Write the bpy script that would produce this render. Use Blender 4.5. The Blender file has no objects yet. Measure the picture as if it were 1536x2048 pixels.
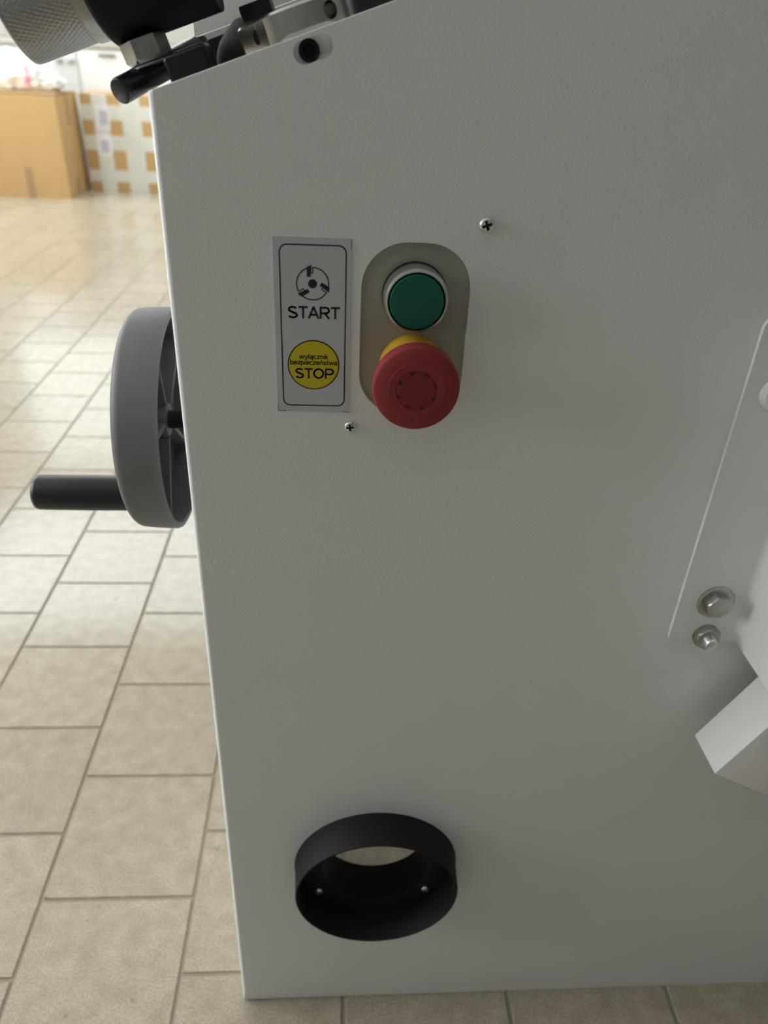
import bpy, bmesh, math, random
from mathutils import Vector, Matrix, noise

PI = math.pi
COL = bpy.context.scene.collection
random.seed(7)

# ------------------------------------------------------------------ camera
H = 0.976                                   # camera height above the floor
FPX, PITCH, ROLL, YAW = 1505.8, 0.544748, 0.0483552, 0.0740398
fw = Vector((math.cos(PITCH)*math.sin(YAW), math.cos(PITCH)*math.cos(YAW), -math.sin(PITCH)))
r0 = Vector((math.cos(YAW), -math.sin(YAW), 0)); u0 = r0.cross(fw)
rt = math.cos(ROLL)*r0 + math.sin(ROLL)*u0
up = -math.sin(ROLL)*r0 + math.cos(ROLL)*u0
cam_d = bpy.data.cameras.new('camera'); cam = bpy.data.objects.new('camera', cam_d); COL.objects.link(cam)
cam_d.sensor_fit = 'HORIZONTAL'; cam_d.sensor_width = 36.0; cam_d.lens = 36.0*FPX/1536.0
cam_d.clip_start = 0.01; cam_d.clip_end = 60
M = Matrix.Identity(4)
for i in range(3):
    M[i][0], M[i][1], M[i][2] = rt[i], up[i], -fw[i]
M[2][3] = H
cam.matrix_world = M
cam_d.dof.use_dof = True; cam_d.dof.focus_distance = 0.53; cam_d.dof.aperture_fstop = 9.0
bpy.context.scene.camera = cam

# ------------------------------------------------------------------ world, light levels, exposure
W = bpy.data.worlds.new('world'); bpy.context.scene.world = W; W.use_nodes = True
W.node_tree.nodes['Background'].inputs[0].default_value = (0.75, 0.85, 1.0, 1)
W.node_tree.nodes['Background'].inputs[1].default_value = 1.0
WINDOW_LIGHT = 9.0                          # daylight in the window panes of the left wall
BACK_LIGHT = 0.85                            # frosted window band in the back wall
SKY_LIGHT = 2.55                           # daylight in the roof window
vs = bpy.context.scene.view_settings
vs.view_transform = 'Standard'; vs.look = 'None'; vs.gamma = 1.0; vs.use_curve_mapping = False
vs.exposure = 0.0
cy = bpy.context.scene.cycles
cy.max_bounces = 6; cy.diffuse_bounces = 4; cy.glossy_bounces = 3; cy.transmission_bounces = 2

# ------------------------------------------------------------------ materials
def mat(name, col, rough=0.5, metal=0.0, spec=0.5, var=0.0, vscale=20.0, bump=0.0, bscale=200.0,
        emit=0.0, trans=0.0, coat=0.0, sss=0.0, stretch=None, bdist=0.001):
    m = bpy.data.materials.new(name); m.use_nodes = True
    nt = m.node_tree; b = nt.nodes['Principled BSDF']
    c = (col[0], col[1], col[2], 1)
    b.inputs['Base Color'].default_value = c
    b.inputs['Roughness'].default_value = rough
    b.inputs['Metallic'].default_value = metal
    b.inputs['Specular IOR Level'].default_value = spec
    b.inputs['Transmission Weight'].default_value = trans
    b.inputs['Coat Weight'].default_value = coat
    if emit > 0:
        b.inputs['Emission Color'].default_value = c
        b.inputs['Emission Strength'].default_value = emit
    tc = nt.nodes.new('ShaderNodeTexCoord'); src = tc.outputs['Object']
    if stretch:
        mp = nt.nodes.new('ShaderNodeMapping'); mp.inputs['Scale'].default_value = stretch
        nt.links.new(src, mp.inputs['Vector']); src = mp.outputs['Vector']
    if var > 0:
        n = nt.nodes.new('ShaderNodeTexNoise'); n.inputs['Scale'].default_value = vscale; n.inputs['Detail'].default_value = 5
        nt.links.new(src, n.inputs['Vector'])
        mx = nt.nodes.new('ShaderNodeMix'); mx.data_type = 'RGBA'
        mx.inputs['A'].default_value = tuple(max(0, v*(1-var)) for v in col[:3]) + (1,)
        mx.inputs['B'].default_value = tuple(min(1, v*(1+var)) for v in col[:3]) + (1,)
        nt.links.new(n.outputs['Fac'], mx.inputs['Factor']); nt.links.new(mx.outputs['Result'], b.inputs['Base Color'])
    if bump > 0:
        n2 = nt.nodes.new('ShaderNodeTexNoise'); n2.inputs['Scale'].default_value = bscale; n2.inputs['Detail'].default_value = 3
        nt.links.new(src, n2.inputs['Vector'])
        bp = nt.nodes.new('ShaderNodeBump'); bp.inputs['Strength'].default_value = bump; bp.inputs['Distance'].default_value = bdist
        nt.links.new(n2.outputs['Fac'], bp.inputs['Height']); nt.links.new(bp.outputs['Normal'], b.inputs['Normal'])
    return m

def tile_material():
    m = mat('stoneware_tile', (0.5, 0.45, 0.37), rough=0.13, spec=1.0)
    nt = m.node_tree; b = nt.nodes['Principled BSDF']
    geo = nt.nodes.new('ShaderNodeNewGeometry'); src = geo.outputs['Position']
    n1 = nt.nodes.new('ShaderNodeTexNoise'); n1.inputs['Scale'].default_value = 38; n1.inputs['Detail'].default_value = 6
    n2 = nt.nodes.new('ShaderNodeTexNoise'); n2.inputs['Scale'].default_value = 420; n2.inputs['Detail'].default_value = 3
    n3 = nt.nodes.new('ShaderNodeTexNoise'); n3.inputs['Scale'].default_value = 70; n3.inputs['Detail'].default_value = 2
    oi = nt.nodes.new('ShaderNodeObjectInfo')
    for n in (n1, n2, n3): nt.links.new(src, n.inputs['Vector'])
    r1 = nt.nodes.new('ShaderNodeValToRGB')
    e = r1.color_ramp.elements
    e[0].position = 0.30; e[0].color = (0.415, 0.355, 0.27, 1); e[1].position = 0.70; e[1].color = (0.515, 0.45, 0.35, 1)
    nt.links.new(n1.outputs['Fac'], r1.inputs['Fac'])
    r2 = nt.nodes.new('ShaderNodeValToRGB'); e = r2.color_ramp.elements
    e[0].position = 0.30; e[0].color = (0.70, 0.70, 0.70, 1); e[1].position = 0.62; e[1].color = (1.08, 1.07, 1.05, 1)
    nt.links.new(n2.outputs['Fac'], r2.inputs['Fac'])
    r3 = nt.nodes.new('ShaderNodeValToRGB'); e = r3.color_ramp.elements
    e[0].position = 0.22; e[0].color = (0.62, 0.60, 0.58, 1); e[1].position = 0.30; e[1].color = (1, 1, 1, 1)
    nt.links.new(n3.outputs['Fac'], r3.inputs['Fac'])
    mu = nt.nodes.new('ShaderNodeMix'); mu.data_type = 'RGBA'; mu.blend_type = 'MULTIPLY'; mu.inputs['Factor'].default_value = 1
    nt.links.new(r1.outputs['Color'], mu.inputs['A']); nt.links.new(r2.outputs['Color'], mu.inputs['B'])
    mu2 = nt.nodes.new('ShaderNodeMix'); mu2.data_type = 'RGBA'; mu2.blend_type = 'MULTIPLY'; mu2.inputs['Factor'].default_value = 1
    nt.links.new(mu.outputs['Result'], mu2.inputs['A']); nt.links.new(r3.outputs['Color'], mu2.inputs['B'])
    mr = nt.nodes.new('ShaderNodeMapRange'); mr.inputs['To Min'].default_value = 0.95; mr.inputs['To Max'].default_value = 1.05
    nt.links.new(oi.outputs['Random'], mr.inputs['Value'])
    mu3 = nt.nodes.new('ShaderNodeVectorMath'); mu3.operation = 'SCALE'
    nt.links.new(mu2.outputs['Result'], mu3.inputs[0]); nt.links.new(mr.outputs['Result'], mu3.inputs['Scale'])
    nt.links.new(mu3.outputs['Vector'], b.inputs['Base Color'])
    bp = nt.nodes.new('ShaderNodeBump'); bp.inputs['Strength'].default_value = 0.05; bp.inputs['Distance'].default_value = 0.001
    nt.links.new(n2.outputs['Fac'], bp.inputs['Height']); nt.links.new(bp.outputs['Normal'], b.inputs['Normal'])
    return m

MT = {
    'tile': tile_material(),
    'grout': mat('grout', (0.33, 0.28, 0.215), 0.9, var=0.15, vscale=30),
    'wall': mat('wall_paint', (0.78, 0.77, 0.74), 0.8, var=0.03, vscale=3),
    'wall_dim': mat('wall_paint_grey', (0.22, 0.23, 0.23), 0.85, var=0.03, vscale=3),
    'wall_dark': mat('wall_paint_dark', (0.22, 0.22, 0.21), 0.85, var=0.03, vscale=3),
    'ceiling': mat('ceiling_paint', (0.80, 0.80, 0.78), 0.9, var=0.02, vscale=3),
    'pane': mat('daylight_pane', (0.95, 0.99, 1.0), 0.3, emit=WINDOW_LIGHT),
    'back_pane': mat('frosted_pane', (0.97, 1.0, 0.98), 0.4, emit=BACK_LIGHT),
    'lamp': mat('roof_light_pane', (0.92, 0.98, 1.0), 0.4, emit=SKY_LIGHT),
    'white_paint': mat('white_powder_coat', (0.82, 0.835, 0.825), 0.42, spec=0.4, var=0.015, vscale=6, bump=0.22, bscale=750, bdist=0.0008),
    'white_plain': mat('white_sheet_paint', (0.78, 0.77, 0.76), 0.4, var=0.02, vscale=15, bump=0.05, bscale=700),
    'alu_label': mat('silver_label', (0.58, 0.60, 0.635), 0.42, metal=0.2, var=0.03, vscale=40),
    'ink': mat('black_ink', (0.012, 0.014, 0.018), 0.5, var=0.1),
    'yellow_ink': mat('yellow_ink', (0.62, 0.52, 0.01), 0.5, var=0.03),
    'switch_plate': mat('olive_grey_plastic', (0.39, 0.38, 0.315), 0.5, var=0.05, vscale=30, bump=0.05, bscale=600),
    'chrome': mat('satin_metal', (0.80, 0.80, 0.80), 0.28, metal=1.0, var=0.03, vscale=60),
    'steel': mat('machined_steel', (0.62, 0.61, 0.58), 0.22, metal=1.0, var=0.35, vscale=70, bump=0.10, bscale=160, stretch=(1, 1, 0.12)),  # brushed tone stretched into streaks that imitate window reflections
    'zinc': mat('zinc_plated_steel', (0.44, 0.44, 0.41), 0.36, metal=1.0, var=0.25, vscale=130, bump=0.12, bscale=300),
    'green': mat('green_button_plastic', (0.0, 0.115, 0.068), 0.35, var=0.06, vscale=40, coat=0.1),
    'dark_gap': mat('black_gasket', (0.012, 0.013, 0.012), 0.6, var=0.1),
    'red': mat('red_plastic', (0.29, 0.038, 0.042), 0.5, spec=0.3, var=0.04, vscale=50),
    'red_dark': mat('red_plastic_insert', (0.24, 0.026, 0.033), 0.5, spec=0.3, var=0.04, vscale=50),
    'yellow': mat('yellow_plastic', (0.70, 0.42, 0.03), 0.45, var=0.04, vscale=40),
    'black_plastic': mat('black_plastic', (0.014, 0.014, 0.015), 0.40, var=0.12, vscale=40, bump=0.03, bscale=500),
    'black_matt': mat('matt_black', (0.009, 0.009, 0.010), 0.65, spec=0.3, var=0.12, vscale=40),
    'black_gloss': mat('black_oxide', (0.008, 0.009, 0.011), 0.24, spec=0.5, var=0.1, vscale=40),
    'grey_plastic': mat('dark_grey_plastic', (0.140, 0.144, 0.142), 0.55, var=0.06, vscale=25, bump=0.03, bscale=500),
    'grey_rubber': mat('grey_rubber', (0.042, 0.041, 0.040), 0.8, spec=0.2, var=0.05, vscale=40),
    'knurl': mat('knurled_steel', (0.42, 0.42, 0.42), 0.4, metal=1.0, var=0.08, vscale=60),
    'navy': mat('black_paint', (0.007, 0.007, 0.011), 0.65, spec=0.25, var=0.1, vscale=30),
    'cardboard': mat('cardboard', (0.56, 0.36, 0.155), 0.8, var=0.09, vscale=5, bump=0.1, bscale=60, stretch=(1, 1, 0.3)),
    'cardboard_in': mat('cardboard_edge', (0.66, 0.46, 0.24), 0.85, var=0.06, vscale=8),
    'brown_tape': mat('brown_tape', (0.40, 0.25, 0.13), 0.35, var=0.06, vscale=20),
    'clear_tape': mat('white_packing_tape', (0.72, 0.72, 0.64), 0.3, var=0.12, vscale=14, stretch=(1, 1, 0.5)),
    'paper': mat('white_paper', (0.84, 0.83, 0.85), 0.7, var=0.03),
    'purple_ink': mat('purple_ink', (0.25, 0.20, 0.36), 0.7, var=0.1),
    'cabinet': mat('white_laminate', (0.86, 0.85, 0.84), 0.35, var=0.02, vscale=4),
    'cabinet_blue': mat('pale_grey_laminate', (0.72, 0.76, 0.76), 0.35, var=0.02, vscale=4),
    'worktop': mat('grey_beige_laminate', (0.46, 0.44, 0.38), 0.4, var=0.06, vscale=20),
    'handle': mat('dark_handle_metal', (0.14, 0.13, 0.11), 0.4, metal=0.7, var=0.1),
    'bag': mat('white_plastic_film', (0.90, 0.91, 0.92), 0.28, var=0.03, vscale=12),
    'pink': mat('pink_plastic_film', (0.86, 0.42, 0.53), 0.35, var=0.1, vscale=12),
}

# ------------------------------------------------------------------ mesh helpers
def finish(me, smooth=True, ang=35):
    if smooth:
        me.polygons.foreach_set('use_smooth', [True]*len(me.polygons))
        me.set_sharp_from_angle(angle=math.radians(ang))
    me.update()

def obj(name, bm, m, parent=None, smooth=True, ang=35):
    if isinstance(bm, bmesh.types.BMesh):
        bmesh.ops.recalc_face_normals(bm, faces=bm.faces)
        me = bpy.data.meshes.new(name); bm.to_mesh(me); bm.free()
    else:
        me = bm
    finish(me, smooth, ang)
    me.materials.clear(); me.materials.append(MT[m])
    o = bpy.data.objects.new(name, me); COL.objects.link(o)
    # vertices come in world coordinates; put the origin at the middle of the piece
    if len(me.vertices):
        lo = Vector((min(v.co[i] for v in me.vertices) for i in range(3)))
        hi = Vector((max(v.co[i] for v in me.vertices) for i in range(3)))
        c = (lo+hi)/2
        me.transform(Matrix.Translation(-c)); o.location = c
    if parent: attach(o, parent)
    return o

def world_loc(o):
    v = o.location.copy(); p = o.parent
    while p: v += p.location; p = p.parent
    return v

def attach(o, parent):
    o.location = o.location - world_loc(parent); o.parent = parent

def thing(name, label, cat, loc=(0, 0, 0), group=None):
    o = bpy.data.objects.new(name, None); COL.objects.link(o)
    o.location = loc; o.empty_display_size = 0.05
    tag(o, label, cat, group); return o

def tag(o, label, cat, group=None):
    o['label'] = label; o['category'] = cat
    if group: o['group'] = group
    return o

def struct(o): o['kind'] = 'structure'; return o

def box(bm, lo, hi, bev=0.0, seg=2, mx=None):
    lo, hi = Vector(lo), Vector(hi)
    r = bmesh.ops.create_cube(bm, size=1.0)
    vs_ = r['verts']; c = (lo+hi)/2; d = hi-lo
    for v in vs_: v.co = Vector((v.co.x*d.x, v.co.y*d.y, v.co.z*d.z)) + c
    if bev > 0:
        es = list({e for v in vs_ for e in v.link_edges})
        rr = bmesh.ops.bevel(bm, geom=es, offset=bev, segments=seg, affect='EDGES', profile=0.5)
        vs_ = list({v for f in rr['faces'] for v in f.verts} | {v for v in vs_ if v.is_valid})
    if mx is not None:
        for v in vs_: v.co = mx @ v.co
    return bm

def nbox(lo, hi, bev=0.0, seg=2, mx=None):
    return box(bmesh.new(), lo, hi, bev, seg, mx)

def frame(o, ax, ref=None):
    ax = Vector(ax).normalized()
    ref = Vector(ref) if ref else (Vector((0, 0, 1)) if abs(ax.z) < 0.9 else Vector((1, 0, 0)))
    a = (ref - ax*ref.dot(ax)).normalized(); b = ax.cross(a)
    return Vector(o), ax, a, b

def lathe(profile, o, ax, n=64, closed=False, ref=None, bm=None):
    """profile: list of (radius, distance along axis)"""
    bm = bm or bmesh.new(); O_, A, U, V = frame(o, ax, ref)
    rings = []
    for (r, t) in profile:
        if r < 1e-7: rings.append([bm.verts.new(O_ + A*t)])
        else: rings.append([bm.verts.new(O_ + A*t + U*(r*math.cos(2*PI*k/n)) + V*(r*math.sin(2*PI*k/n))) for k in range(n)])
    idx = list(range(len(rings)-1))
    pairs = [(i, i+1) for i in idx] + ([(len(rings)-1, 0)] if closed else [])
    for i, j in pairs:
        a, b = rings[i], rings[j]
        for k in range(n):
            k2 = (k+1) % n
            if len(a) == 1 and len(b) == 1: continue
            if len(a) == 1: bm.faces.new((a[0], b[k], b[k2]))
            elif len(b) == 1: bm.faces.new((a[k], b[0], a[k2]))
            else: bm.faces.new((a[k], b[k], b[k2], a[k2]))
    return bm

def rrect(x0, x1, y0, y1, r, n=8):
    pts = []
    for cx, cy, a0 in ((x1-r, y1-r, 0), (x0+r, y1-r, 90), (x0+r, y0+r, 180), (x1-r, y0+r, 270)):
        for k in range(n+1):
            a = math.radians(a0 + 90*k/n); pts.append((cx+r*math.cos(a), cy+r*math.sin(a)))
    return pts

def circle(cx, cy, r, n=48):
    return [(cx+r*math.cos(2*PI*k/n), cy+r*math.sin(2*PI*k/n)) for k in range(n)]

def sheet(loops, y0, y1):
    """plate in the XZ plane: outline and holes as (x, z) loops, from y0 (front) to y1"""
    cu = bpy.data.curves.new('tmp', 'CURVE'); cu.dimensions = '2D'; cu.fill_mode = 'BOTH'; cu.extrude = abs(y1-y0)/2
    for lp in loops:
        sp = cu.splines.new('POLY'); sp.points.add(len(lp)-1)
        for p, (x, z) in zip(sp.points, lp): p.co = (x, z, 0, 1)
        sp.use_cyclic_u = True
    t = bpy.data.objects.new('tmp', cu); COL.objects.link(t)
    dg = bpy.context.evaluated_depsgraph_get()
    me = bpy.data.meshes.new_from_object(t.evaluated_get(dg))
    bpy.data.objects.remove(t); bpy.data.curves.remove(cu)
    bm = bmesh.new(); bm.from_mesh(me); bpy.data.meshes.remove(me)
    bmesh.ops.remove_doubles(bm, verts=bm.verts, dist=1e-6)
    ym = (y0+y1)/2
    for v in bm.verts: v.co = Vector((v.co.x, ym - v.co.z, v.co.y))
    return bm

def arc(cx, cy, rx, ry, a0, a1, n=10):
    return [(cx+rx*math.cos(math.radians(a0+(a1-a0)*k/n)), cy+ry*math.sin(math.radians(a0+(a1-a0)*k/n))) for k in range(n+1)]
_a = [arc(.26, .49, .19, .17, 155, 0) + [(.45, 0.0)], arc(.24, .20, .20, .145, 40, 330, 14)]
_n = [[(.08, 0), (.08, .70)], arc(.27, .45, .19, .21, 180, 0) + [(.46, 0)]]
GLYPH = {                                    # advance and strokes of a plain sans serif, cap height 1
    'S': (.72, [arc(.33, .735, .25, .205, 22, 270, 12) + arc(.34, .265, .27, .205, 90, -160, 12)]),
    'T': (.66, [[(0, .94), (.62, .94)], [(.31, .94), (.31, 0)]]),
    'A': (.74, [[(.02, 0), (.35, .96), (.68, 0)], [(.14, .32), (.56, .32)]]),
    'R': (.76, [[(.08, 0), (.08, .94), (.42, .94)] + arc(.42, .705, .22, .235, 90, -90) + [(.08, .47)], [(.36, .47), (.66, 0)]]),
    'O': (.86, [arc(.40, .5, .355, .445, 0, 360, 24)]),
    'P': (.70, [[(.08, 0), (.08, .94), (.40, .94)] + arc(.40, .685, .24, .255, 90, -90) + [(.08, .43)]]),
    'w': (.88, [[(.02, .70), (.21, .03), (.41, .68), (.61, .03), (.80, .70)]]),
    'y': (.56, [[(.02, .70), (.26, .06)], [(.50, .70), (.24, -.12), (.16, -.22), (.06, -.22)]]),
    '\u0142': (.34, [[(.14, 0), (.14, 1)], [(.0, .40), (.28, .60)]]),
    'a': (.58, _a), '\u0105': (.58, _a + [[(.44, 0), (.37, -.12), (.42, -.21), (.52, -.20)]]),
    'c': (.54, [arc(.27, .355, .235, .305, 45, 315, 14)]),
    'z': (.52, [[(.03, .65), (.44, .65), (.04, .06), (.46, .06)]]),
    'n': (.60, _n), '\u0144': (.60, _n + [[(.24, .86), (.38, 1.04)]]),
    'i': (.24, [[(.08, 0), (.08, .70)], [(.08, .90), (.08, .98)]]),
    'k': (.54, [[(.08, 0), (.08, 1)], [(.44, .70), (.10, .28)], [(.20, .40), (.46, 0)]]),
    'b': (.60, [[(.08, 0), (.08, 1)], arc(.29, .355, .215, .305, 0, 360, 20)]),
    'e': (.58, [[(.06, .36), (.50, .36)] + arc(.275, .355, .225, .305, 0, 318, 14)]),
    'p': (.60, [[(.08, -.28), (.08, .70)], arc(.29, .355, .215, .305, 0, 360, 20)]),
    's': (.52, [arc(.24, .51, .18, .145, 25, 270, 10) + arc(.25, .21, .20, .155, 90, -155, 10)]),
    't': (.36, [[(.15, .90), (.15, .14), (.19, .06), (.30, .05)], [(.01, .66), (.29, .66)]]),
}
def text_bm(s, x0, x1, z0, z1, y, bold=0.15, depth=0.0):
    """lettering drawn in strokes, baseline z0, cap height z1-z0, fitted to the width x0..x1"""
    tot = sum(GLYPH[ch][0] for ch in s); kx = (x1-x0)/(tot-0.06); kz = z1-z0
    bm = bmesh.new(); pen = 0.0; hw = bold*kz/2
    def P(p, pen): return Vector((x0+(pen+p[0])*kx, z0+p[1]*kz))
    def face(pts, yy): bm.faces.new([bm.verts.new((q.x, yy, q.y)) for q in pts])
    for ch in s:
        adv, strokes = GLYPH[ch]
        for st_ in strokes:
            pts = [P(p, pen) for p in st_]
            for a, b in zip(pts, pts[1:]):
                d = (b-a)
                if d.length < 1e-9: continue
                n = Vector((-d.y, d.x)).normalized()*hw
                face((a+n, a-n, b-n, b+n), y)
            for q in pts[1:-1]:
                face([q+Vector((math.cos(2*PI*k/8), math.sin(2*PI*k/8)))*hw for k in range(8)], y)
        pen += adv
    return bm

def boolean(bm, cutters):
    """difference of a closed mesh and cutter meshes"""
    def tmp(b):
        bmesh.ops.recalc_face_normals(b, faces=b.faces)
        me = bpy.data.meshes.new('tmp'); b.to_mesh(me); b.free()
        o = bpy.data.objects.new('tmp', me); COL.objects.link(o); return o
    o = tmp(bm); cs = [tmp(c) for c in cutters]
    for c in cs:
        md = o.modifiers.new('b', 'BOOLEAN'); md.operation = 'DIFFERENCE'; md.solver = 'EXACT'; md.object = c
    dg = bpy.context.evaluated_depsgraph_get()
    me = bpy.data.meshes.new_from_object(o.evaluated_get(dg))
    for x in [o]+cs:
        d = x.data; bpy.data.objects.remove(x); bpy.data.meshes.remove(d)
    out = bmesh.new(); out.from_mesh(me); bpy.data.meshes.remove(me)
    return out

def hexprism(c, ax, r, t0, t1, ref=None, rot=0.0, cham=0.12):
    """hexagonal nut or bolt head with chamfered rim"""
    bm = bmesh.new(); O_, A, U, V = frame(c, ax, ref)
    rings = []
    n = 24
    for (t, cut) in ((t0, 1.0), (t1-(t1-t0)*cham*1.3, 1.0), (t1, 0.90)):
        ring = []
        for k in range(n):
            a = 2*PI*k/n + rot
            q = (a - rot) % (PI/3) - PI/6
            rad = r*math.cos(PI/6)/math.cos(q)
            tt = t
            if cut == 1.0 and t > t0: tt = t - max(0, (rad/r - 0.93))*r*0.35
            if cut < 1: rad = min(rad, r*math.cos(PI/6))*0.98
            ring.append(bm.verts.new(O_ + A*tt + U*(rad*math.cos(a)) + V*(rad*math.sin(a))))
        rings.append(ring)
    for a, b in zip(rings, rings[1:]):
        for k in range(n): bm.faces.new((a[k], b[k], b[(k+1) % n], a[(k+1) % n]))
    bm.faces.new(rings[-1]); bm.faces.new(list(reversed(rings[0])))
    return bm

def tube(p0, p1, r, n=32, bev=0.001):
    p0, p1 = Vector(p0), Vector(p1); L = (p1-p0).length
    return lathe([(0, 0), (r-bev, 0), (r-bev*0.3, bev*0.3), (r, bev), (r, L-bev), (r-bev*0.3, L-bev*0.3), (r-bev, L), (0, L)], p0, p1-p0, n)

# ------------------------------------------------------------------ the room
X0, X1, Y0, Y1, ZC = -3.6, 3.4, -2.6, 6.95, 3.0
T = 0.2; XA = -0.3857; JOINT = 0.0050

floor = struct(obj('floor', nbox((X0-0.1, Y0-0.1, -0.06), (X1+0.1, Y1+0.1, -0.0016)), 'grout', smooth=False))

def project(p):
    v = Vector(p) - Vector((0, 0, H)); d = v.dot(fw)
    if d < 0.05: return None
    return 768+FPX*v.dot(rt)/d, 1024-FPX*v.dot(up)/d, d

def tile_bm(x, y, w, l, bm=None):
    return box(bm or bmesh.new(), (x, y, -0.008), (x+w, y+l, 0.0), 0.0009, 1)
RV, RF = [], []
def tile_plain(x, y, w, l, b=0.0009):
    k = len(RV)
    RV.extend([(x, y, -0.008), (x+w, y, -0.008), (x+w, y+l, -0.008), (x, y+l, -0.008),
               (x, y, -b), (x+w, y, -b), (x+w, y+l, -b), (x, y+l, -b),
               (x+b, y+b, 0), (x+w-b, y+b, 0), (x+w-b, y+l-b, 0), (x+b, y+l-b, 0)])
    for q in (0, 4):
        for i in range(4): RF.append((k+q+i, k+q+(i+1) % 4, k+q+4+(i+1) % 4, k+q+4+i))
    RF.append((k+8, k+9, k+10, k+11))

proto_me = None; shown = []
k0, k1 = int((X0-XA)//T), int((X1-XA)//T)
for k in range(k0, k1+1):
    off = 0.006 if k % 2 == 0 else 0.106
    j0, j1 = int((Y0-off)//T), int((Y1-off)//T)
    for j in range(j0, j1+1):
        x, y = XA+k*T, off+j*T
        x0_, x1_ = max(x+JOINT/2, X0), min(x+T-JOINT/2, X1)
        y0_, y1_ = max(y+JOINT/2, Y0), min(y+T-JOINT/2, Y1)
        if x1_-x0_ < 0.01 or y1_-y0_ < 0.01: continue
        full = (x1_-x0_ > T-JOINT-1e-4) and (y1_-y0_ > T-JOINT-1e-4)
        inview = False
        if full and y > 0.2 and y < 6.6:
            for sx in (0.05, 0.5, 0.95):
                for sy in (0.05, 0.5, 0.95):
                    q = project((x+T*sx, y+T*sy, 0))
                    if q and -5 < q[0] < 1541 and q[1] < 2053:
                        edge = 293 + (q[1]-183)*0.1068          # left edge of the machine in view
                        if q[0] < edge+6 or q[1] > 1960: inview = True
        if inview: shown.append((y, x0_, y0_))
        else: tile_plain(x0_, y0_, x1_-x0_, y1_-y0_)
shown.sort()
for i, (yy, x, y) in enumerate(shown):
    if i >= 300: tile_plain(x, y, T-JOINT, T-JOINT); continue
    if proto_me is None:
        t = obj('floor_tile', tile_bm(x, y, T-JOINT, T-JOINT), 'tile', floor, smooth=False); proto_me = t.data
    else:
        t = bpy.data.objects.new('floor_tile', proto_me); COL.objects.link(t)
        t.location = (x+(T-JOINT)/2, y+(T-JOINT)/2, -0.004); attach(t, floor)
rest = bpy.data.meshes.new('floor_tiling'); rest.from_pydata(RV, [], RF)
rt_ = obj('floor_tiling', rest, 'tile', floor, smooth=False); rt_['kind'] = 'stuff'

WT = 0.12
struct(obj('wall_back', nbox((X0-WT, Y1, -0.06), (X1+WT, Y1+WT, ZC+0.1)), 'wall', smooth=False))
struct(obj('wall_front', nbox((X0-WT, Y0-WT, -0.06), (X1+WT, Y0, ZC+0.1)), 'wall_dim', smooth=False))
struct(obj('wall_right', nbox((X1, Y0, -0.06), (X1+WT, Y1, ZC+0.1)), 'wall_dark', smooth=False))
struct(obj('ceiling', nbox((X0, Y0, ZC), (X1, Y1, ZC+0.1)), 'ceiling', smooth=False))
# left wall with two window openings
WIN = [(-0.50, 2.60, 0.95, 2.55), (3.95, 5.75, 0.95, 2.55)]
wl = bmesh.new()
ys = [Y0, WIN[0][0], WIN[0][1], WIN[1][0], WIN[1][1], Y1]
box(wl, (X0-WT, Y0, -0.06), (X0, Y1, 0.95)); box(wl, (X0-WT, Y0, 2.55), (X0, Y1, ZC+0.1))
for a, b in ((ys[0], ys[1]), (ys[2], ys[3]), (ys[4], ys[5])): box(wl, (X0-WT, a, 0.95), (X0, b, 2.55))
struct(obj('wall_left', wl, 'wall', smooth=False))
for i, (a, b, c, d) in enumerate(WIN):
    fr = bmesh.new()
    for lo, hi in (((a, c), (b, c+0.06)), ((a, d-0.06), (b, d)), ((a, c), (a+0.06, d)), ((b-0.06, c), (b, d)), (((a+b)/2-0.03, c), ((a+b)/2+0.03, d))):
        box(fr, (X0-0.09, lo[0], lo[1]), (X0-0.04, hi[0], hi[1]))
    w = struct(obj('window_%d' % (i+1), fr, 'cabinet', smooth=False))
    m_ = (a+b)/2
    for lo, hi in ((a+0.06, m_-0.03), (m_+0.03, b-0.06)):
        obj('pane', nbox((X0-0.07, lo, c+0.06), (X0-0.06, hi, d-0.06)), 'pane', w, smooth=False)

# window band in the back wall above the worktop
BW = (-3.0, 0.9, 1.32, 2.72)
fr = bmesh.new()
for lo, hi in (((BW[0], BW[2]), (BW[1], BW[2]+0.06)), ((BW[0], BW[3]-0.06), (BW[1], BW[3])), ((BW[0], BW[2]), (BW[0]+0.06, BW[3])), ((BW[1]-0.06, BW[2]), (BW[1], BW[3])), ((-1.08, BW[2]), (-1.02, BW[3]))):
    box(fr, (lo[0], Y1-0.05, lo[1]), (hi[0], Y1-0.001, hi[1]))
wb_ = struct(obj('window_4', fr, 'cabinet', smooth=False))
for a, b in ((BW[0]+0.06, -1.08), (-1.02, BW[1]-0.06)):
    obj('pane', nbox((a, Y1-0.03, BW[2]+0.06), (b, Y1-0.02, BW[3]-0.06)), 'back_pane', wb_, smooth=False)
# roof window above the far half of the room (above the frame; the floor mirrors it)
SKX0, SKX1, SKY0, SKY1 = -3.2, 2.2, 4.62, 6.70
fr = bmesh.new()
for lo, hi in (((SKX0, SKY0), (SKX1, SKY0+0.05)), ((SKX0, SKY1-0.05), (SKX1, SKY1)), ((SKX0, SKY0), (SKX0+0.05, SKY1)), ((SKX1-0.05, SKY0), (SKX1, SKY1))):
    box(fr, (lo[0], lo[1], ZC-0.05), (hi[0], hi[1], ZC-0.001))
wr = struct(obj('window_3', fr, 'cabinet', smooth=False))
obj('pane', nbox((SKX0+0.05, SKY0+0.05, ZC-0.03), (SKX1-0.05, SKY1-0.05, ZC-0.02)), 'lamp', wr, smooth=False)

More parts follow.
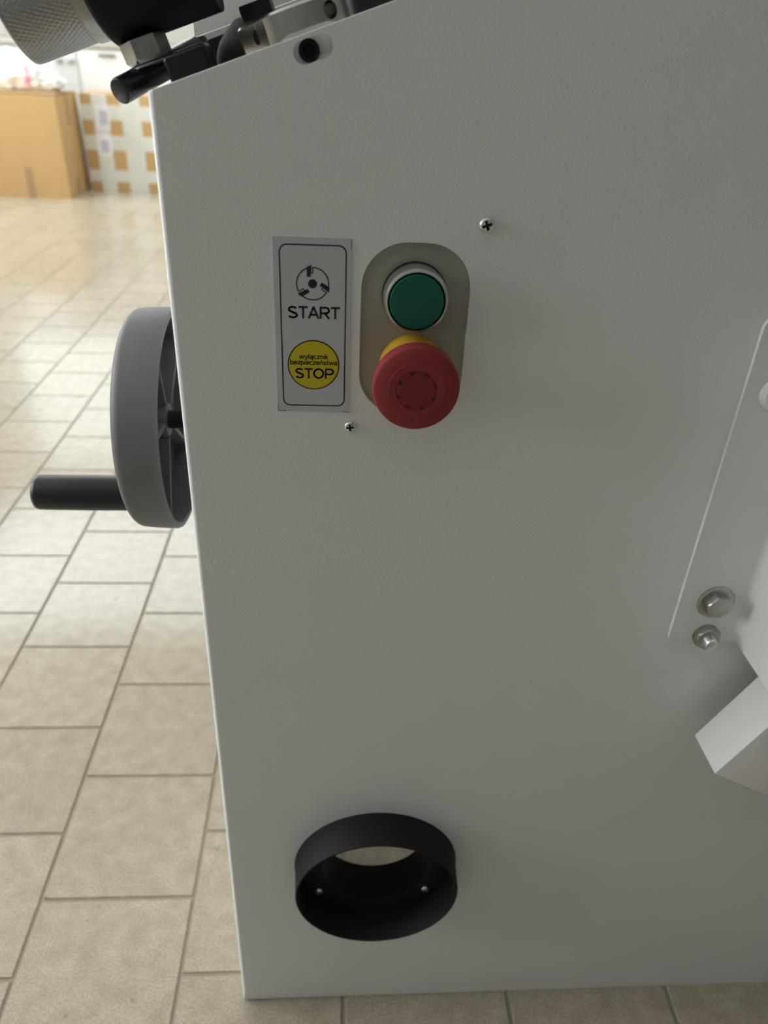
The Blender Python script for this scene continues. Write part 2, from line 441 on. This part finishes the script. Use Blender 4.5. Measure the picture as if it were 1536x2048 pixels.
# ------------------------------------------------------------------ the machine
D = 0.47379                                  # plane of the machine's front panel
SLOPE = math.atan(0.047/0.133)
S = Vector((math.cos(SLOPE), 0, math.sin(SLOPE))); N = Vector((-math.sin(SLOPE), 0, math.cos(SLOPE)))
OC = Vector((-0.1051, 0, 0.9539))            # upper left corner of the panel
def SN(s, n, y): return OC + S*s + N*n + Vector((0, y, 0))
def smx(s=0, n=0, y=0):                      # frame of the sloping top: x along the slope, y depth, z normal to it
    m = Matrix.Identity(4); o = SN(s, n, y)
    for i in range(3): m[i][0], m[i][1], m[i][2], m[i][3] = S[i], (0, 1, 0)[i], N[i], o[i]
    return m

mac = thing('workshop_machine', 'white workshop machine with green start button, red mushroom stop and grey handwheel', 'machine', (0.35, 0.62, 0))

# front panel with the slot, the switch opening and the hole behind the dust port
XL, XR, ZT = -0.1051, 0.95, 1.12
xs_flat = XL + (ZT-OC.z)/math.tan(SLOPE)
outline = [(XL, 0.001), (XR, 0.001), (XR, ZT), (xs_flat, ZT), (XL, OC.z)]
def slot_loop(s0, s1, nc, r, k=10):
    pts = []
    for c, a0 in ((s1, -90), (s0, 90)):
        for i in range(k+1):
            a = math.radians(a0+180*i/k); p = SN(c+r*math.cos(a), nc+r*math.sin(a), 0); pts.append((p.x, p.z))
    return pts
SLOT = slot_loop(0.0875, 0.0985, -0.0080, 0.0056)
PLATE = rrect(0.0141, 0.0829, 0.7668, 0.8797, 0.0285, 10)
PORT = (0.044, 0.262)
pb = sheet([outline, SLOT, PLATE, circle(PORT[0], PORT[1], 0.066, 48)], D, D+0.004)
bmesh.ops.dissolve_limit(pb, angle_limit=0.001, verts=pb.verts, edges=pb.edges)
pb.edges.ensure_lookup_table()
left = [e for e in pb.edges if all(abs(v.co.x-XL) < 1e-5 and v.co.y < D+1e-5 for v in e.verts)]
bmesh.ops.bevel(pb, geom=left, offset=0.0034, segments=5, affect='EDGES', profile=0.5)
top = [e for e in pb.edges if all(v.co.y < D+1e-5 for v in e.verts) and
       all(abs((v.co-OC).dot(N)) < 1e-5 for v in e.verts) and (e.verts[0].co-e.verts[1].co).length > 0.05]
bmesh.ops.bevel(pb, geom=top, offset=0.0013, segments=3, affect='EDGES', profile=0.5)
bmesh.ops.triangulate(pb, faces=[f for f in pb.faces if len(f.verts) > 4])
fp = obj('front_panel', pb, 'white_paint', mac, ang=40)
for f in fp.data.polygons:
    if f.normal.y < -0.999 or f.normal.y > 0.999: f.use_smooth = False
# returns, deck and rear upright
obj('side_panel', nbox((XL, D+0.0042, 0.001), (XL+0.003, 0.80, OC.z-0.006)), 'white_paint', mac)
obj('side_panel', nbox((XR-0.003, D+0.0042, 0.001), (XR, 0.80, ZT)), 'white_paint', mac)
obj('deck', nbox((0.002, D+0.0044, -0.015), ((xs_flat-XL)/math.cos(SLOPE)-0.002, 0.80, -0.012), mx=smx()), 'white_paint', mac)
obj('top_plate', nbox((xs_flat, D+0.0044, ZT-0.004), (XR-0.003, 0.80, ZT)), 'white_paint', mac)
obj('rear_upright', sheet([[(XL, OC.z-0.01), (XL+0.6, OC.z+0.19), (XL+0.6, 1.32), (XL, 1.32)]], 0.646, 0.650), 'white_paint', mac)
obj('added_back_panel', nbox((XL+0.0035, 0.797, 0.16), (XR-0.0035, 0.80, OC.z-0.02)), 'white_paint', mac)  # unseen, added to dim the floor showing through the dust port
obj('slot_backing', sheet([slot_loop(0.083, 0.103, -0.0075, 0.0095)], D+0.0065, D+0.0075), 'white_paint', mac)

# socket screw inside the slot
c = SN(0.0905, -0.0080, D+0.0064)
sb = lathe([(0, 0), (0.0057, 0), (0.0057, 0.0035), (0.0052, 0.004), (0.0036, 0.004), (0.0033, 0.0008), (0, 0.0008)], c, (0, -1, 0), 32)
obj('socket_screw', sb, 'black_matt', mac)

# ---- label
LY = D-0.0006
lab = obj('label_plate', sheet([[(-0.0400, 0.7678), (0.0077, 0.7678), (0.0077, 0.8806), (-0.0400, 0.8806)]], LY, D-0.00005), 'alu_label', mac)
lab['label'] = 'silver label plate reading START and STOP'
def ring2(o, i): return sheet([o, i], LY-0.00012, LY)
obj('border_line', ring2(rrect(-0.0364, 0.0049, 0.7718, 0.8769, 0.0050), rrect(-0.0356, 0.0041, 0.7726, 0.8761, 0.0042)), 'ink', lab)
# cutter symbol
cx, cz, R = -0.0160, 0.8533, 0.0101
arcs = bmesh.new()
def ring_arc(bm, a0, a1, r, w, n=24):
    pts_o = [(cx+(r+w/2)*math.cos(a0+(a1-a0)*k/n), cz+(r+w/2)*math.sin(a0+(a1-a0)*k/n)) for k in range(n+1)]
    pts_i = [(cx+(r-w/2)*math.cos(a0+(a1-a0)*k/n), cz+(r-w/2)*math.sin(a0+(a1-a0)*k/n)) for k in range(n+1)]
    return pts_o + pts_i[::-1]
def flat(loops, y0=None): return sheet(loops, LY-0.00012, LY)
obj('symbol_hub', flat([circle(cx, cz, 0.0028, 24)]), 'ink', lab)
for q in range(3):
    th = math.radians(90 - 120*q)
    er = Vector((math.cos(th), math.sin(th))); et = Vector((math.sin(th), -math.cos(th)))   # radial, clockwise
    def P(t, r): p = Vector((cx, cz)) + er*r*R + et*t*R; return (p.x, p.y)
    obj('symbol_tooth', flat([[P(-0.36, 0.42), P(-0.12, 0.42), P(-0.06, 1.12), P(-0.36, 1.0)]]), 'ink', lab)
    obj('symbol_gullet', flat([[P(-0.12, 0.62), P(0.04, 0.62), P(0.04, 1.0), P(-0.02, 1.0), P(-0.02, 0.68), P(-0.12, 0.68)]]), 'ink', lab)
    a0 = th + math.radians(20); a1 = th + math.radians(118)
    obj('symbol_arc', flat([ring_arc(None, a0, a1, R*0.985, 0.0007)]), 'ink', lab)
obj('start_lettering', text_bm('START', -0.0318, 0.0009, 0.8315, 0.8391, LY-0.00012, 0.17), 'ink', lab, smooth=False)
yc = (-0.0158, 0.8006)
stp = obj('stop_disc', flat([circle(yc[0], yc[1], 0.0163, 64)]), 'yellow_ink', lab)
obj('stop_outline', flat([circle(yc[0], yc[1], 0.0169, 64), circle(yc[0], yc[1], 0.0161, 64)]), 'ink', lab)
LT = LY-0.00024
obj('stop_lettering', text_bm('wy\u0142\u0105cznik', -0.0250, -0.0064, 0.8049, 0.8082, LT, 0.17), 'ink', lab, smooth=False)
obj('stop_lettering', text_bm('bezpiecze\u0144stwa', -0.0310, -0.0003, 0.8009, 0.8042, LT, 0.17), 'ink', lab, smooth=False)
obj('stop_lettering', text_bm('STOP', -0.0279, -0.0030, 0.7915, 0.7984, LT, 0.17), 'ink', lab, smooth=False)
# printed corner marks
for (a, b, c_, d) in ((-0.0400, -0.0345, 0.7678, 0.7681), (-0.0400, -0.0397, 0.7678, 0.7730), (0.0035, 0.0077, 0.7678, 0.7681), (0.0074, 0.0077, 0.7752+0.0995, 0.8806)):
    obj('corner_mark', flat([[(a, c_), (b, c_), (b, d), (a, d)]]), 'ink', lab)

# ---- switch plate, start button, emergency stop
sp = obj('switch_plate', sheet([rrect(0.0141-0.004, 0.0829+0.004, 0.7668-0.004, 0.8797+0.004, 0.0325, 10)], D+0.0042, D+0.0062), 'switch_plate', mac)
bx_, bz = 0.0481, 0.8471
st = obj('start_button', lathe([(0.0, 0.0), (0.0166, 0.0), (0.0168, 0.0172), (0.0164, 0.0178), (0.0, 0.0184)], (bx_, D+0.0041, bz), (0, -1, 0), 64), 'green', mac)
st['label'] = 'round green start button with a silver bezel'
obj('gasket', lathe([(0.0172, 0.0), (0.0206, 0.0), (0.0206, 0.0022), (0.0172, 0.0022)], (bx_, D+0.0041, bz), (0, -1, 0), 64, True), 'dark_gap', st)
obj('bezel', lathe([(0.0176, 0.0022), (0.0200, 0.0022), (0.0203, 0.005), (0.0203, 0.0125), (0.0198, 0.0155), (0.0190, 0.0170), (0.0181, 0.0172), (0.0176, 0.0166)], (bx_, D+0.0041, bz), (0, -1, 0), 72, True), 'chrome', st)
ex, ez = 0.0487, 0.8004
es = obj('emergency_stop', lathe([(0.0, 0.030), (0.0215, 0.030), (0.0258, 0.0315), (0.0270, 0.0335), (0.0273, 0.0400), (0.0266, 0.0432), (0.0250, 0.0442),
                                  (0.0180, 0.0447), (0.0178, 0.0452), (0.0130, 0.0453), (0.0126, 0.0449), (0.0, 0.0449)], (ex, D+0.0041, ez), (0, -1, 0), 96), 'red', mac)
es['label'] = 'red mushroom emergency stop on a yellow collar'
obj('collar', lathe([(0.0, 0.0), (0.0212, 0.0), (0.0216, 0.002), (0.0212, 0.010), (0.0190, 0.016), (0.0150, 0.0178), (0.0, 0.0178)], (ex, D+0.0041, ez), (0, -1, 0), 64), 'yellow', es)
obj('stem', lathe([(0.0, 0.0176), (0.0140, 0.0176), (0.0145, 0.024), (0.0200, 0.0302), (0.0, 0.0302)], (ex, D+0.0041, ez), (0, -1, 0), 48), 'red_dark', es)
obj('centre_insert', lathe([(0.0, 0.0446), (0.0120, 0.0446), (0.0120, 0.0451), (0.0116, 0.0454), (0.0, 0.0455)], (ex, D+0.0041, ez), (0, -1, 0), 64), 'red_dark', es)
for k in range(8):
    a = 2*PI*(k+0.4)/8
    er = Vector((math.cos(a), 0, math.sin(a))); et = Vector((-math.sin(a), 0, math.cos(a)))
    cpt = Vector((ex, 0, ez))
    def q3(u, v): p = cpt + er*u + et*v; return (p.x, p.z)
    obj('arrow_notch', sheet([[q3(0.0123, -0.0017), q3(0.0123, 0.0015), q3(0.0106, 0.0011), q3(0.0110, -0.0007)]], D+0.0041-0.04565, D+0.0041-0.0454), 'dark_gap', es)

# ---- small cross-head screws in the panel
def pan_screw(x, z, y, r, rot, m='chrome', parent=None, name='screw'):
    bm = lathe([(0, -0.002), (r*0.45, -0.002), (r*0.45, 0), (r, 0), (r, r*0.18), (r*0.93, r*0.36), (r*0.74, r*0.54), (r*0.45, r*0.65), (0, r*0.70)], (x, y, z), (0, -1, 0), 32)
    def cross(L, w, y0, y1):                        # plus-shaped prism
        c_, s_ = math.cos(rot), math.sin(rot)
        pts = [(L, -w), (L, w), (w, w), (w, L), (-w, L), (-w, w), (-L, w), (-L, -w), (-w, -w), (-w, -L), (w, -L), (w, -w)]
        return sheet([[(x+a*c_-b*s_, z+a*s_+b*c_) for a, b in pts]], y0, y1)
    par = parent or mac
    o = obj(name, boolean(bm, [cross(r*0.64, r*0.17, y-r*0.95, y-r*0.16)]), m, par, ang=30)
    if par is mac:                                  # black filler paints the shade inside the cross recess
        obj('recess_shade', cross(r*0.63, r*0.165, y-r*0.34, y-r*0.15), 'black_matt', o)
    return o
pan_screw(0.0886, 0.8913, D, 0.0047, 0.35)
pan_screw(0.0088, 0.7568, D, 0.0040, 0.1)

# ---- dust port
DP = (PORT[0], D, PORT[1])
pr_ = [(0.055, -0.036), (0.055, 0.0018), (0.0775, 0.0018), (0.0783, 0.033), (0.0788, 0.0338), (0.0803, 0.0338), (0.0808, 0.033), (0.0822, 0.0030), (0.0832, 0.0), (0.0640, 0.0), (0.0585, -0.001), (0.0585, -0.036)]
dp = obj('dust_port', lathe(pr_, DP, (0, -1, 0), 96, True), 'black_matt', mac)
dp['label'] = 'black round dust port ring'
for sx in (-1, 1):
    for sz in (-1, 1):
        pan_screw(PORT[0]-0.0022+sx*0.0564, PORT[1]+sz*0.0395, D-0.0018, 0.0048, 0.6*sx, 'chrome', dp)

# ---- bracket at the right with bolts, and the slanting chute below it
bxl, bxf, bz0, bz1 = 0.2782, 0.337, 0.5635, 0.842
br = obj('bracket', sheet([rrect(bxl, bxf+0.003, bz0, bz1, 0.009, 10)], D-0.0034, D-0.0002), 'white_plain', mac)
bmf = sheet([[(0, bz0+0.002), (0.095, bz0+0.002), (0.095, bz1-0.01), (0, bz1-0.01)]], -0.0011, 0.0011)
for v in bmf.verts: v.co = Vector((bxf+0.0011+v.co.y, D-0.0012-v.co.x, v.co.z))
obj('flange', bmf, 'white_plain', br)
# folded corner between the plate and the flange
fold = bmesh.new(); prev = None
for k in range(9):
    a = PI/2*k/8; rr = 0.007
    px, py = bxf-rr+rr*math.sin(a), D-0.0034-rr+rr*math.cos(a)
    a_, b_ = fold.verts.new((px, py, bz0+0.004)), fold.verts.new((px, py, bz1-0.012))
    c_, d_ = fold.verts.new((bxf, D-0.0034, bz0+0.004)), fold.verts.new((bxf, D-0.0034, bz1-0.012))
    if prev:
        fold.faces.new((prev[0], a_, b_, prev[1])); fold.faces.new((prev[0], prev[2], c_, a_)); fold.faces.new((prev[1], b_, d_, prev[3]))
    prev = (a_, b_, c_, d_)
bmesh.ops.remove_doubles(fold, verts=fold.verts, dist=1e-6)
obj('fold', fold, 'white_plain', br, ang=60)
bc = (0.3078, D-0.0034, 0.6082)
bo = obj('bolt', hexprism(bc, (0, -1, 0), 0.0108, 0.002, 0.0092, rot=0.35), 'zinc', br, ang=25)
obj('washer', lathe([(0, 0), (0.0152, 0), (0.0154, 0.0012), (0.0140, 0.0026), (0.0, 0.0026)], bc, (0, -1, 0), 48), 'zinc', bo)
nc = (0.3086, D-0.0034, 0.5735)
nu = obj('nut', hexprism(nc, (0, -1, 0), 0.0112, 0.0010, 0.0075, rot=0.1), 'zinc', br, ang=25)
obj('bolt_end', lathe([(0, 0), (0.0054, 0), (0.0054, 0.0125), (0.0044, 0.0140), (0.0, 0.0143)], nc, (0, -1, 0), 32), 'chrome', nu)
obj('washer', lathe([(0, 0), (0.0108, 0), (0.0108, 0.0012), (0, 0.0012)], nc, (0, -1, 0), 40), 'zinc', nu)
obj('plug', lathe([(0, 0), (0.0115, 0), (0.0115, 0.003), (0.0095, 0.0055), (0.005, 0.0068), (0, 0.007)], (0.3005, D-0.0034, 0.7885), (0, -1, 0), 40), 'white_plain', br)
# chute: box turned in the plane of the panel
ua = math.atan2(0.5232-0.4496, 0.3716-0.333)
cu_, cv_ = Vector((math.cos(ua), 0, math.sin(ua))), Vector((math.sin(ua), 0, -math.cos(ua)))
cm = Matrix.Identity(4); CHUTE_O = (0.3190, 0, 0.4719)
for i in range(3): cm[i][0], cm[i][1], cm[i][2], cm[i][3] = cv_[i], (0, 1, 0)[i], cu_[i], CHUTE_O[i]
ch = obj('chute', nbox((0, D-0.0625, 0), (0.16, D-0.020, 0.30), 0.0012, 2, cm), 'white_plain', mac)
ch['label'] = 'slanting white sheet metal box'

# ---- handwheel on the left side
HX0, HX1, HY, HZ, HR = -0.1749, -0.1376, 0.6227, 0.6918, 0.0967
hw_prof = [(0.0, -0.002), (0.060, -0.001)]
for k in range(9):
    a = PI/2*k/8; rr = 0.009
    hw_prof.append((HR-0.0012-rr+rr*math.sin(a), rr-rr*math.cos(a)))
W_ = HX1-HX0
hw_prof += [(HR-0.0004, W_*0.5), (HR, W_-0.0025), (HR-0.0006, W_-0.0008), (HR-0.002, W_), (HR-0.0045, W_), (HR-0.0055, W_-0.001), (HR-0.0075, 0.012), (HR-0.013, 0.007), (0.0, 0.006)]
hw = obj('handwheel', lathe(hw_prof, (HX0, HY, HZ), (1, 0, 0), 96), 'grey_plastic', mac, ang=30)
hw['label'] = 'dark grey handwheel with a black crank handle'
for k in range(5):
    a = 0.25 + 2*PI*k/5
    mx = Matrix.Translation((HX0, HY, HZ)) @ Matrix.Rotation(a, 4, 'X')
    obj('rib', nbox((0.0055, -0.0022, 0.016), (0.026, 0.0022, HR-0.0062), 0.0008, 1, mx), 'grey_plastic', hw)
obj('hub', lathe([(0, 0.0055), (0.017, 0.0055), (0.0145, W_*0.7), (0, W_*0.7)], (HX0, HY, HZ), (1, 0, 0), 40), 'grey_plastic', hw)
obj('shaft', lathe([(0, W_*0.69), (0.008, W_*0.69), (0.008, XL-HX0-0.0005), (0, XL-HX0-0.0005)], (HX0, HY, HZ), (1, 0, 0), 32), 'black_plastic', hw)
hd = []
for k in range(7):
    a = PI/2*k/6; hd.append((0.0163-0.006+0.006*math.sin(a), 0.006-0.006*math.cos(a)))
obj('crank_handle', lathe([(0, 0)]+hd+[(0.0166, 0.05), (0.0163, 0.1032), (0, 0.1032)], (-0.2800, HY, 0.6155), (1, 0, 0), 48), 'black_plastic', hw)

# ---- hardware on the sloping top
# clamp ring with radial holes and a flat
rc_s, rc_y, rc_r = 0.0883, 0.5195, 0.0354
def ring_outline(r, flat_=True, n=72):
    pts = []
    for k in range(n):
        a = 2*PI*k/n
        x, y = r*math.cos(a), r*math.sin(a)
        if flat_:                                   # flat whose outward normal points left and forward
            nx, ny = math.cos(math.radians(-148)), math.sin(math.radians(-148)); lim = r*math.cos(math.radians(29))
            dd = x*nx + y*ny
            if dd > lim: x -= (dd-lim)*nx; y -= (dd-lim)*ny
        pts.append((x, y))
    return pts
def slope_prism(loop_o, loop_i, s, y, n0, n1, cham=0.0012):
    bm = bmesh.new(); mx = smx(s, 0, y); rings = []
    for lp, z, k in ((loop_o, n0, 1), (loop_o, n1-cham, 1), (loop_o, n1, 1-cham/0.035), (loop_i, n1, 1), (loop_i, n0, 1)):
        rings.append([bm.verts.new(mx @ Vector((px*k, py*k, z))) for px, py in lp])
    rings.append(rings[0]); n = len(loop_o)
    for a, b in zip(rings, rings[1:]):
        for k in range(n): bm.faces.new((a[k], b[k], b[(k+1) % n], a[(k+1) % n]))
    return bm
rb = slope_prism(ring_outline(rc_r), ring_outline(0.019, False), rc_s, rc_y, -0.0118, 0.0145)
cuts = []
for ang_, rr in ((-142, 0.0036), (-57, 0.0044), (35, 0.004), (125, 0.004)):
    a = math.radians(ang_); mx = smx(rc_s, 0.0066, rc_y)
    d = (mx.to_3x3() @ Vector((math.cos(a), math.sin(a), 0)))
    cuts.append(lathe([(0, 0.022), (rr, 0.022), (rr, 0.05), (0, 0.05)], mx.translation, d, 24))
ring_o = obj('clamp_ring', boolean(rb, cuts), 'steel', mac, ang=25)
ring_o['label'] = 'machined steel ring with radial holes'
obj('ring_core', slope_prism(circle(0, 0, 0.0188, 72), circle(0, 0, 0.004, 72), rc_s, rc_y, -0.0118, 0.0120), 'black_gloss', ring_o)
# black clamp bar
bar = nbox((0.0105, 0.492, -0.0117), (0.0365, 0.512, 0.0135), 0.0030, 4, smx())
obj('clamp_bar', bar, 'black_gloss', mac)
# grey skirt with the black block on it
sk = [(0, 0.0), (0.0298, 0.0), (0.0298, 0.008), (0.0292, 0.013), (0.0278, 0.0180), (0.0255, 0.0225), (0.0220, 0.0265), (0.0172, 0.0300), (0.0120, 0.0330), (0.0090, 0.0345), (0, 0.0352)]
o_ = SN(0.0562, -0.0117, 0.578)
skirt = obj('skirt', lathe(sk, o_, N, 56), 'grey_rubber', mac)
obj('block', nbox((0.0535, 0.562, 0.0120), (0.0735, 0.594, 0.0275), 0.0012, 2, smx()), 'black_plastic', skirt)
# lever rod pointing to the front left
rp0, rp1 = Vector((-0.1262, 0.500, 0.9520)), Vector((-0.0895, 0.5588, 0.9747))
rod = obj('lever_rod', tube(rp0, rp1, 0.0071, 40, 0.0012), 'black_gloss', mac)
obj('lever_pivot', lathe([(0, -0.0117), (0.0095, -0.0117), (0.0095, 0.0185), (0.0085, 0.0200), (0, 0.0200)], SN(0.0190, 0, 0.564), N, 32), 'black_plastic', rod)
# white topped guide rail in front of the upright
gr = obj('guide_rail', nbox((0.010, 0.610, -0.0117), (0.30, 0.628, 0.0195), 0.0005, 1, smx()), 'black_plastic', mac)
obj('rail_strip', nbox((0.010, 0.610, 0.0195), (0.30, 0.628, 0.0238), 0.0006, 1, smx()), 'white_plain', gr)
# adjusting head: knurled knob, steel collar, black body, nut
AN, AY = 0.0615, 0.530
body_r = AN-0.0256
bp_ = [(0, -0.0195), (body_r-0.0075, -0.0195), (body_r-0.0045, -0.0188), (body_r-0.0012, -0.0165), (body_r, -0.0130), (body_r, -0.004), (body_r, 0.0477), (0, 0.0477)]
hb = obj('adjusting_head', lathe(bp_, SN(0, AN, AY), S, 80), 'navy', mac)
hb['label'] = 'black adjusting head with a knurled steel knob'
obj('collar', lathe([(0, -0.0266), (0.0292, -0.0266), (0.0300, -0.0262), (0.0300, -0.0193), (0, -0.0193)], SN(0, AN, AY), S, 72), 'zinc', hb)
# knurl as real relief
kn = bmesh.new(); O_, A, U, V = frame(SN(0, AN, AY), S)
NT, NA, NL = 72, 288, 84
s0, s1, kr = -0.0668, -0.0264, 0.0290
rows = []
for j in range(NL+1):
    t = s0+(s1-s0)*j/NL; row = []
    edge_in = min(t-s0, s1-t)
    for k in range(NA):
        a = 2*PI*k/NA
        w = t/0.0024*2*PI
        h1 = math.cos(a*NT + w*0.55); h2 = math.cos(a*NT - w*0.55)
        hgt = -0.00033*(2 - h1 - h2)/2 if (t-s0) > 0.0022 and (s1-t) > 0.0012 else -0.0002
        r = kr + hgt - (0.0010 if j in (0,) else (0.0003 if j == 1 else 0.0))
        row.append(kn.verts.new(O_ + A*t + U*(r*math.cos(a)) + V*(r*math.sin(a))))
    rows.append(row)
for a_, b_ in zip(rows, rows[1:]):
    for k in range(NA): kn.faces.new((a_[k], b_[k], b_[(k+1) % NA], a_[(k+1) % NA]))
kn.faces.new(rows[0]); kn.faces.new(list(reversed(rows[-1])))
obj('knurled_knob', kn, 'knurl', hb, ang=60)
nt_ = SN(-0.0010, 0.0140, 0.520)
obj('nut', hexprism(nt_+N*0.0125, -N, 0.0138, 0.0, 0.0120, ref=S, rot=-0.20), 'zinc', hb, ang=25)
obj('nut_washer', lathe([(0, 0), (0.0125, 0), (0.0125, 0.0012), (0, 0.0012)], nt_-N*0.0014, N, 40), 'zinc', hb)
obj('spindle', lathe([(0, 0.047), (0.010, 0.047), (0.010, 0.262), (0, 0.262)], SN(0, AN, AY), S, 32), 'steel', hb)
obj('spindle_block', nbox((0.25, 0.505, -0.0117), (0.285, 0.556, 0.085), 0.002, 2, smx()), 'black_plastic', hb)

# ------------------------------------------------------------------ background: cartons, bag, base cabinets
# big cardboard box
CBX0, CBX1, CBY0, CBY1, CBZ = -2.75, -1.925, 5.90, 6.37, 0.655
cb = thing('cardboard_box', 'large plain brown cardboard box standing open beneath the white plastic bag', 'box', ((CBX0+CBX1)/2, (CBY0+CBY1)/2, 0))
shell = bmesh.new(); th = 0.006
box(shell, (CBX0, CBY0, 0.0), (CBX1, CBY1, th)); 
for lo, hi in (((CBX0, CBY0), (CBX1, CBY0+th)), ((CBX0, CBY1-th), (CBX1, CBY1)), ((CBX0, CBY0), (CBX0+th, CBY1)), ((CBX1-th, CBY0), (CBX1, CBY1))):
    box(shell, (lo[0], lo[1], 0.0), (hi[0], hi[1], CBZ))
obj('carton_body', shell, 'cardboard', cb, smooth=False)
def flap(p, q, out, w, name='flap'):
    p, q, out = Vector(p), Vector(q), Vector(out).normalized()*w
    bm = bmesh.new(); nrm = (q-p).cross(out).normalized()*0.005
    a = [bm.verts.new(v) for v in (p, q, q+out*1.0+(p-q).normalized()*0.01, p+out+(q-p).normalized()*0.01)]
    b = [bm.verts.new(v.co+nrm) for v in a]
    bm.faces.new(a); bm.faces.new(list(reversed(b)))
    for i in range(4): bm.faces.new((a[i], b[i], b[(i+1) % 4], a[(i+1) % 4]))
    return obj(name, bm, 'cardboard_in', cb, smooth=False)
ym_ = (CBY0+CBY1)/2
flap((CBX0+0.002, CBY0, CBZ+0.0055), (CBX1-0.002, CBY0, CBZ+0.0055), (0, 1, 0.0), ym_-CBY0-0.002)
flap((CBX1-0.002, CBY1, CBZ+0.0005), (CBX0+0.002, CBY1, CBZ+0.0005), (0, -1, 0.03), ym_-CBY0-0.002)
obj('tape', nbox((-2.215, CBY0-0.0015, 0.0), (-2.165, CBY0-0.0002, 0.20), mx=None), 'brown_tape', cb, smooth=False)
obj('tape', nbox((-2.43, CBY0-0.0015, 0.46), (-2.375, CBY0-0.0002, CBZ)), 'brown_tape', cb, smooth=False)
obj('tape', nbox((CBX1+0.0002, 6.10, 0.46), (CBX1+0.0015, 6.15, CBZ)), 'brown_tape', cb, smooth=False)
obj('tape', nbox((CBX1+0.0002, 6.10, 0.0), (CBX1+0.0015, 6.15, 0.12)), 'brown_tape', cb, smooth=False)

# carton criss-crossed with tape
TX0, TX1, TY0, TY1, TZ = -1.885, -1.15, 6.295, 6.62, 0.655
tcb = thing('taped_carton', 'brown carton criss-crossed with pale packing tape beside the machine edge', 'box', ((TX0+TX1)/2, (TY0+TY1)/2, 0))
obj('carton_body', nbox((TX0, TY0, 0.0), (TX1, TY1, TZ), 0.004, 1), 'cardboard', tcb)
for z0, z1 in ((0.485, 0.585), (0.285, 0.385), (0.068, 0.150)):
    obj('tape', nbox((TX0-0.001, TY0-0.0014, z0), (TX1+0.001, TY0-0.0004, z1)), 'clear_tape', tcb, smooth=False)
for x0_, x1_ in ((-1.80, -1.69), (-1.595, -1.455), (-1.36, -1.24)):
    obj('tape', nbox((x0_, TY0-0.0026, 0.0), (x1_, TY0-0.0016, TZ+0.001)), 'clear_tape', tcb, smooth=False)
for x0_, x1_, z0, z1 in ((-1.785, -1.685, 0.425, 0.588), (-1.80, -1.690, 0.245, 0.392)):
    lb = obj('paper_label', nbox((x0_, TY0-0.0040, z0), (x1_, TY0-0.0030, z1)), 'paper', tcb, smooth=False)
    for k in range(4):
        xx = x0_+0.035+0.014*k
        obj('scribble', nbox((xx, TY0-0.0046, z0+0.02+0.012*(k % 2)), (xx+0.006, TY0-0.0041, z1-0.04)), 'purple_ink', lb, smooth=False)

# white bag lying on the box
def blob(c, r, amp, freq, seed, sub=4, floor_z=0.669):
    bm = bmesh.new(); bmesh.ops.create_icosphere(bm, subdivisions=sub, radius=1.0)
    off = Vector((seed*3.1, seed*1.7, seed*5.3))
    for v in bm.verts:
        d = v.co.normalized()
        k = 1 + amp*noise.noise(d*freq+off) + amp*0.6*abs(noise.noise(d*freq*2.3+off)) + 0.3*amp*noise.noise(d*freq*5+off)
        z = d.z*r[2]*k
        v.co = Vector((c[0]+d.x*r[0]*k, c[1]+d.y*r[1]*k, max(c[2]+z, floor_z)))
    return bm
bg = thing('plastic_bag', 'crumpled white plastic bag with a pink patch on the cardboard box', 'bag', (-2.2, 6.12, 0.72))
obj('bag_body', blob((-2.23, 6.10, 0.768), (0.21, 0.125, 0.125), 0.35, 2.2, 1), 'bag', bg, ang=25)
obj('bag_tail', blob((-2.05, 6.09, 0.728), (0.13, 0.09, 0.06), 0.4, 2.5, 4), 'bag', bg, ang=25)
obj('pink_patch', blob((-2.115, 6.00, 0.765), (0.028, 0.03, 0.065), 0.5, 2.5, 9, 3), 'pink', bg, ang=25)

# base cabinets under a worktop
def cabinet(x0, x1, m, label, handle_xz, kind):
    t = thing('base_cabinet', label, 'cabinet', ((x0+x1)/2, 6.8, 0), 'base cabinets along the back wall')
    obj('cabinet_body', nbox((x0+0.001, 6.66, 0.0), (x1-0.001, Y1-0.005, 0.93)), m, t, smooth=False)
    dr = obj('door', nbox((x0+0.004, 6.638, 0.08), (x1-0.004, 6.6595, 0.925), 0.003, 1), m, t)
    hx, hz = handle_xz
    if kind == 'bar':
        hb_ = bmesh.new()
        box(hb_, (hx-0.06, 6.606, hz-0.009), (hx+0.06, 6.618, hz+0.009), 0.003, 1)
        for sx in (-0.05, 0.05): box(hb_, (hx+sx-0.006, 6.617, hz-0.006), (hx+sx+0.006, 6.639, hz+0.006))
        obj('handle', hb_, 'handle', dr)
    else:
        for k in (0, 1):
            obj('knob', lathe([(0, 0), (0.010, 0), (0.010, 0.014), (0.022, 0.02), (0.022, 0.03), (0.015, 0.036), (0, 0.037)], (hx+0.085*k, 6.6375, hz), (0, -1, 0), 24), 'zinc', dr)
cabinet(-2.95, -1.955, 'cabinet_blue', 'pale grey base cabinet with round knobs behind the cardboard box', (-2.09, 0.845), 'knob')
cabinet(-1.955, -1.20, 'cabinet', 'white base cabinet with a dark bar handle behind the taped carton', (-1.735, 0.888), 'bar')
cabinet(-1.20, -0.45, 'cabinet', 'white base cabinet with a dark bar handle mostly hidden by the machine', (-0.80, 0.888), 'bar')
wt = tag(obj('worktop', nbox((-2.96, 6.62, 0.932), (-0.44, Y1-0.005, 0.975), 0.004, 2), 'worktop'), 'grey beige worktop lying on the base cabinets', 'worktop')
struct(obj('trim_1', nbox((X0, Y1-0.012, 0.98), (X1, Y1-0.0005, 1.22), 0.002, 1), 'worktop'))
